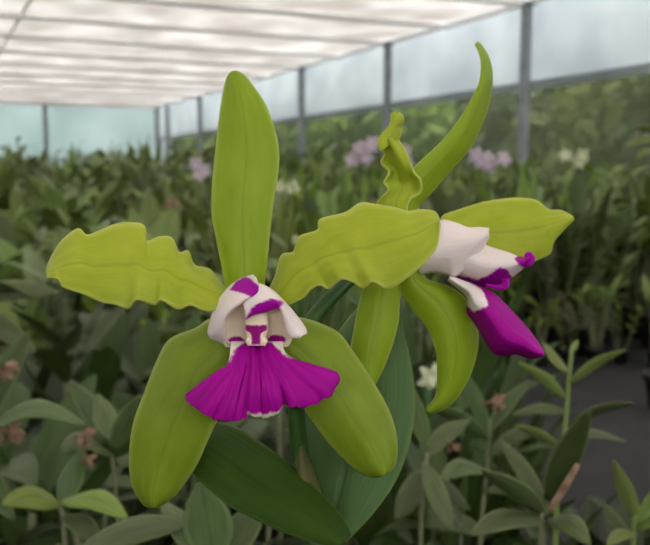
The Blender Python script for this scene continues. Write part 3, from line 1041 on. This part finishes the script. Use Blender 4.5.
# ------------------------------------------------------------------ single plants close behind the flowers
def close_plant(name, label, canes, leaves, extra=(), flr=None):
    """canes: pixel polylines with distance; leaves: (base, tip, width px, distance at base, at tip, material, sag px)"""
    b0 = P(*canes[0][-1])
    base = Vector((b0.x, b0.y, 0))
    t = thing(name, label, 'orchid', base)
    mb = MB(); lathe(mb, POTP, base, 18)
    mb.build('pot', M['pot'], t, base)
    for c in canes:
        pts = [P(*p) for p in c] + [base + Vector((0.006, 0.004, 0.1))]
        mb = MB()
        pp = resample(pts, 20)
        mb.tube(pp, [0.0014 + 0.0026 * i / 20 for i in range(21)], 9)
        mb.build('cane', M['shoot'] if name != 'broad_leaf_orchid' else M['cane'], t, base)
    for (bx, by), (tx, ty), wd, d1, d2, mt, sag in leaves:
        a, b = P(bx, by, d1), P(tx, ty, d2)
        m_ = P((bx + tx) / 2, (by + ty) / 2 - sag, (d1 + d2) / 2)
        pts = resample([a, m_, b], 14)
        view = (m_ - CAM).normalized()
        tdir = (b - a).normalized()
        sdv = tdir.cross(view)
        # blades lie tilted: half towards the lens, half towards the sky
        sdv = (sdv + tdir.cross(Z3) * (1.0 if sdv.dot(tdir.cross(Z3)) >= 0 else -1.0) * 0.7).normalized()
        mb = MB()
        mb.leaf(pts, wd / F * (d1 + d2) / 2 * 0.98, sdv, 0.22, 8)
        mb.build('leaf', M[mt], t, base, solid=0.0008)
    for kind, px in extra:
        if kind == 'withered':
            x, y, d, s_ = px
            rr = random.Random(int(x * 7 + y))
            mb = MB()
            c = P(x, y, d)
            for q_ in range(7):
                dr = Vector((rr.uniform(-1, 1), rr.uniform(-.6, .6), rr.uniform(-1.2, 0.5))).normalized()
                pts = [c + dr * (s_ / F * d * i / 4) + Vector((rr.uniform(-.1, .1), 0, rr.uniform(-.1, .1))) * (s_ / F * d) for i in range(5)]
                mb.leaf(pts, s_ / F * d * 0.5, None, 0.5, 4, twist=1.5)
            mb.build('withered_flower', M['brown'], t, base)
        if kind == 'sheath':
            (x1, y1), (x2, y2), wd, d = px
            mb = MB()
            mb.tube(resample([P(x1, y1, d), P((x1 + x2) / 2 + 1, (y1 + y2) / 2, d), P(x2, y2, d)], 8), [wd / F * d * 0.5 * (0.7 + 0.3 * sin(pi * i / 8)) for i in range(9)], 8)
            mb.build('dry_sheath', M['brown'], t, base)
    return t


# right: a stem with leaves left and right
close_plant('cane_orchid', 'slender upright stem with paired pale green leaves below the magenta tongue', [
    [(572, 347, 0.62), (568, 389, 0.62), (564, 444, 0.62), (556, 520, 0.62)]],
    [((570, 383), (625, 350), 12, 0.62, 0.58, 'shootleaf', 4), ((567, 372), (543, 342), 10, 0.62, 0.66, 'shootleaf', -2),
     ((565, 398), (519, 363), 14, 0.62, 0.60, 'shootleaf', 3), ((569, 424), (633, 403), 12, 0.62, 0.57, 'leafgrey', 4),
     ((566, 412), (512, 415), 12, 0.62, 0.64, 'leafgrey', 5), ((562, 449), (514, 425), 12, 0.62, 0.6, 'shootleaf', 3),
     ((563, 440), (626, 442), 12, 0.62, 0.66, 'leafgrey', 8), ((571, 352), (578, 340), 6, 0.62, 0.62, 'shootleaf', 0)])
close_plant('broad_leaf_orchid', 'orchid with one dark upright blade and a dry brown sheath beside it', [
    [(546, 512, 0.52), (540, 560, 0.52)]],
    [((547, 500), (589, 410), 30, 0.52, 0.50, 'leaf', 0), ((545, 515), (482, 470), 25, 0.52, 0.47, 'leafgrey', 4),
     ((545, 520), (470, 535), 27, 0.52, 0.46, 'leafgrey', 10), ((548, 520), (590, 545), 25, 0.52, 0.48, 'leafgrey', 10),
     ((545, 505), (500, 440), 18, 0.52, 0.56, 'leafgrey', 4)],
    extra=[('sheath', ((549, 511), (578, 464), 8, 0.5))])
close_plant('cane_orchid', 'yellow-green narrow-leaved orchid at the lower right corner', [
    [(640, 505, 0.58), (632, 560, 0.58)]],
    [((637, 520), (614, 461), 17, 0.58, 0.55, 'shootleaf', 0), ((638, 525), (668, 480), 14, 0.58, 0.56, 'shootleaf', 3),
     ((636, 532), (607, 545), 15, 0.58, 0.54, 'shootleaf', 5), ((634, 545), (600, 500), 12, 0.58, 0.6, 'leafgrey', 0),
     ((637, 528), (675, 530), 16, 0.58, 0.55, 'shootleaf', 8)])
close_plant('broad_leaf_orchid', 'grey-green orchid with a brown withered flower below the magenta tongue', [
    [(490, 420, 0.72), (486, 480, 0.72), (480, 560, 0.72)]],
    [((488, 440), (425, 405), 18, 0.72, 0.68, 'leafgrey', 6), ((488, 455), (540, 430), 18, 0.72, 0.7, 'leafgrey', 6),
     ((486, 470), (440, 480), 22, 0.72, 0.68, 'leafgrey', 9), ((488, 435), (466, 372), 16, 0.72, 0.76, 'leaf', 0),
     ((484, 490), (530, 500), 22, 0.72, 0.66, 'leafgrey', 9), ((489, 430), (530, 380), 15, 0.72, 0.78, 'leaf', 5)],
    extra=[('withered', (494, 405, 0.72, 16))])
close_plant('broad_leaf_orchid', 'orchid with a drooping blade just right of the broad bluish leaf', [
    [(428, 452, 0.6), (420, 560, 0.6)]],
    [((424, 462), (452, 530), 22, 0.6, 0.56, 'leafgrey', 0), ((426, 455), (470, 420), 20, 0.6, 0.62, 'leafgrey', 6),
     ((425, 470), (395, 520), 26, 0.6, 0.6, 'leafgrey', 0), ((428, 452), (408, 380), 18, 0.6, 0.66, 'leaf', 0),
     ((423, 480), (470, 510), 22, 0.6, 0.62, 'leaf', 6)],
    extra=[('withered', (452, 446, 0.6, 9))])
# left
close_plant('broad_leaf_orchid', 'orchid with a long arching leaf and withered brown flowers at the left edge', [
    [(-30, 440, 0.6), (-34, 560, 0.6)]],
    [((-28, 440), (84, 424), 24, 0.6, 0.55, 'leafgrey', 24), ((-28, 445), (14, 520), 26, 0.6, 0.56, 'leaf', -6),
     ((-30, 440), (30, 330), 30, 0.6, 0.66, 'leaf', 6), ((-30, 435), (-10, 350), 28, 0.6, 0.6, 'leaflight', 4)],
    extra=[('withered', (8, 430, 0.58, 20)), ('withered', (4, 367, 0.6, 16))])
close_plant('broad_leaf_orchid', 'orchid with two bright green leaves spreading near the lower left corner', [
    [(60, 503, 0.55), (66, 560, 0.55)]],
    [((62, 502), (128, 519), 26, 0.55, 0.51, 'leaflight', 12), ((60, 505), (2, 504), 28, 0.55, 0.52, 'leaflight', 8),
     ((62, 505), (82, 448), 24, 0.55, 0.62, 'leaf', 0), ((64, 515), (100, 545), 24, 0.55, 0.5, 'leaf', 6)],
    extra=[('withered', (82, 436, 0.6, 16)), ('withered', (88, 458, 0.6, 10))])
close_plant('broad_leaf_orchid', 'orchid with small upright grey-green leaves left of the drooping sepal', [
    [(112, 455, 0.66), (120, 560, 0.66)]],
    [((112, 440), (98, 394), 24, 0.66, 0.7, 'leafgrey', 0), ((114, 450), (140, 395), 24, 0.66, 0.64, 'leafgrey', 0),
     ((112, 455), (60, 450), 26, 0.66, 0.6, 'leafgrey', 12), ((116, 460), (165, 470), 24, 0.66, 0.62, 'leafgrey', 8),
     ((112, 445), (70, 380), 24, 0.66, 0.74, 'leaf', 4)])
close_plant('broad_leaf_orchid', 'orchid with a broad grey-green leaf along the bottom edge under the drooping sepal', [
    [(70, 552, 0.45), (60, 600, 0.45)]],
    [((75, 552), (190, 524), 34, 0.45, 0.42, 'leafgrey', 8), ((72, 553), (30, 575), 30, 0.45, 0.42, 'leaf', 8)])
close_plant('broad_leaf_orchid', 'dark-leaved orchid low between the drooping sepal and the front leaf', [
    [(215, 560, 0.4), (215, 620, 0.4)]],
    [((215, 560), (200, 482), 50, 0.4, 0.43, 'leaf', 0), ((218, 562), (262, 500), 36, 0.4, 0.44, 'leaf', 0),
     ((213, 562), (160, 500), 30, 0.4, 0.45, 'leafgrey', 0)])
close_plant('broad_leaf_orchid', 'orchid with long grey leaves reaching in from the left under the wavy petal', [
    [(-60, 330, 0.85), (-60, 480, 0.85), (-60, 620, 0.85)]],
    [((-60, 310), (58, 292), 30, 0.85, 0.8, 'leafgrey', 10), ((-58, 318), (40, 300), 26, 0.85, 0.78, 'leafgrey', 22),
     ((-60, 330), (36, 352), 28, 0.85, 0.8, 'leafgrey', 20), ((-60, 320), (-20, 260), 26, 0.85, 0.9, 'leaf', 4)])
# bare pale canes beyond the ground cloth
t = close_plant('broad_leaf_orchid', 'orchid with pale bare upright canes to the right of the magenta tongue', [
    [(571, 236, 3.45), (576, 290, 3.45), (582, 355, 3.45)]],
    [((571, 240), (612, 190), 16, 3.45, 3.4, 'leaf', 0), ((572, 250), (540, 205), 16, 3.45, 3.4, 'leaflight', 0),
     ((590, 262), (634, 205), 20, 3.45, 3.4, 'leaf', 3), ((600, 290), (640, 250), 18, 3.45, 3.4, 'leaf', 0),
     ((560, 300), (535, 250), 14, 3.45, 3.5, 'leaf', 0)])
for (x1, y1), (x2, y2), wd in (((590, 255), (586, 355), 7), ((602, 285), (590, 355), 7), ((558, 292), (574, 355), 7), ((577, 262), (580, 355), 8), ((548, 300), (570, 355), 6)):
    mb = MB()
    a, b = P(x1, y1, 3.42), Vector((t.location.x + (x1 - 580) * 0.001, t.location.y, 0.1))
    mb.tube(resample([a, a.lerp(b, 0.5) + Vector((0.01, 0, 0)), b], 10), [wd / F * 3.4 * 0.5 * (0.6 + 0.4 * sin(pi * i / 10)) for i in range(11)], 9)
    mb.build('cane', M['drycane'], t, Vector(t.location))
# the light green shoot by the netting
close_plant('cane_orchid', 'tall light green shoot at the right edge in front of the netting', [
    [(655, 128, 2.6), (662, 200, 2.6), (668, 330, 2.6)]],
    [((656, 132), (630, 130), 10, 2.6, 2.5, 'leaflight', 3), ((657, 140), (626, 146), 11, 2.6, 2.5, 'leaflight', 4),
     ((658, 148), (636, 158), 10, 2.6, 2.5, 'leaflight', 3), ((656, 130), (668, 108), 10, 2.6, 2.6, 'leaflight', 0),
     ((658, 145), (690, 140), 10, 2.6, 2.6, 'leaflight', 4)])
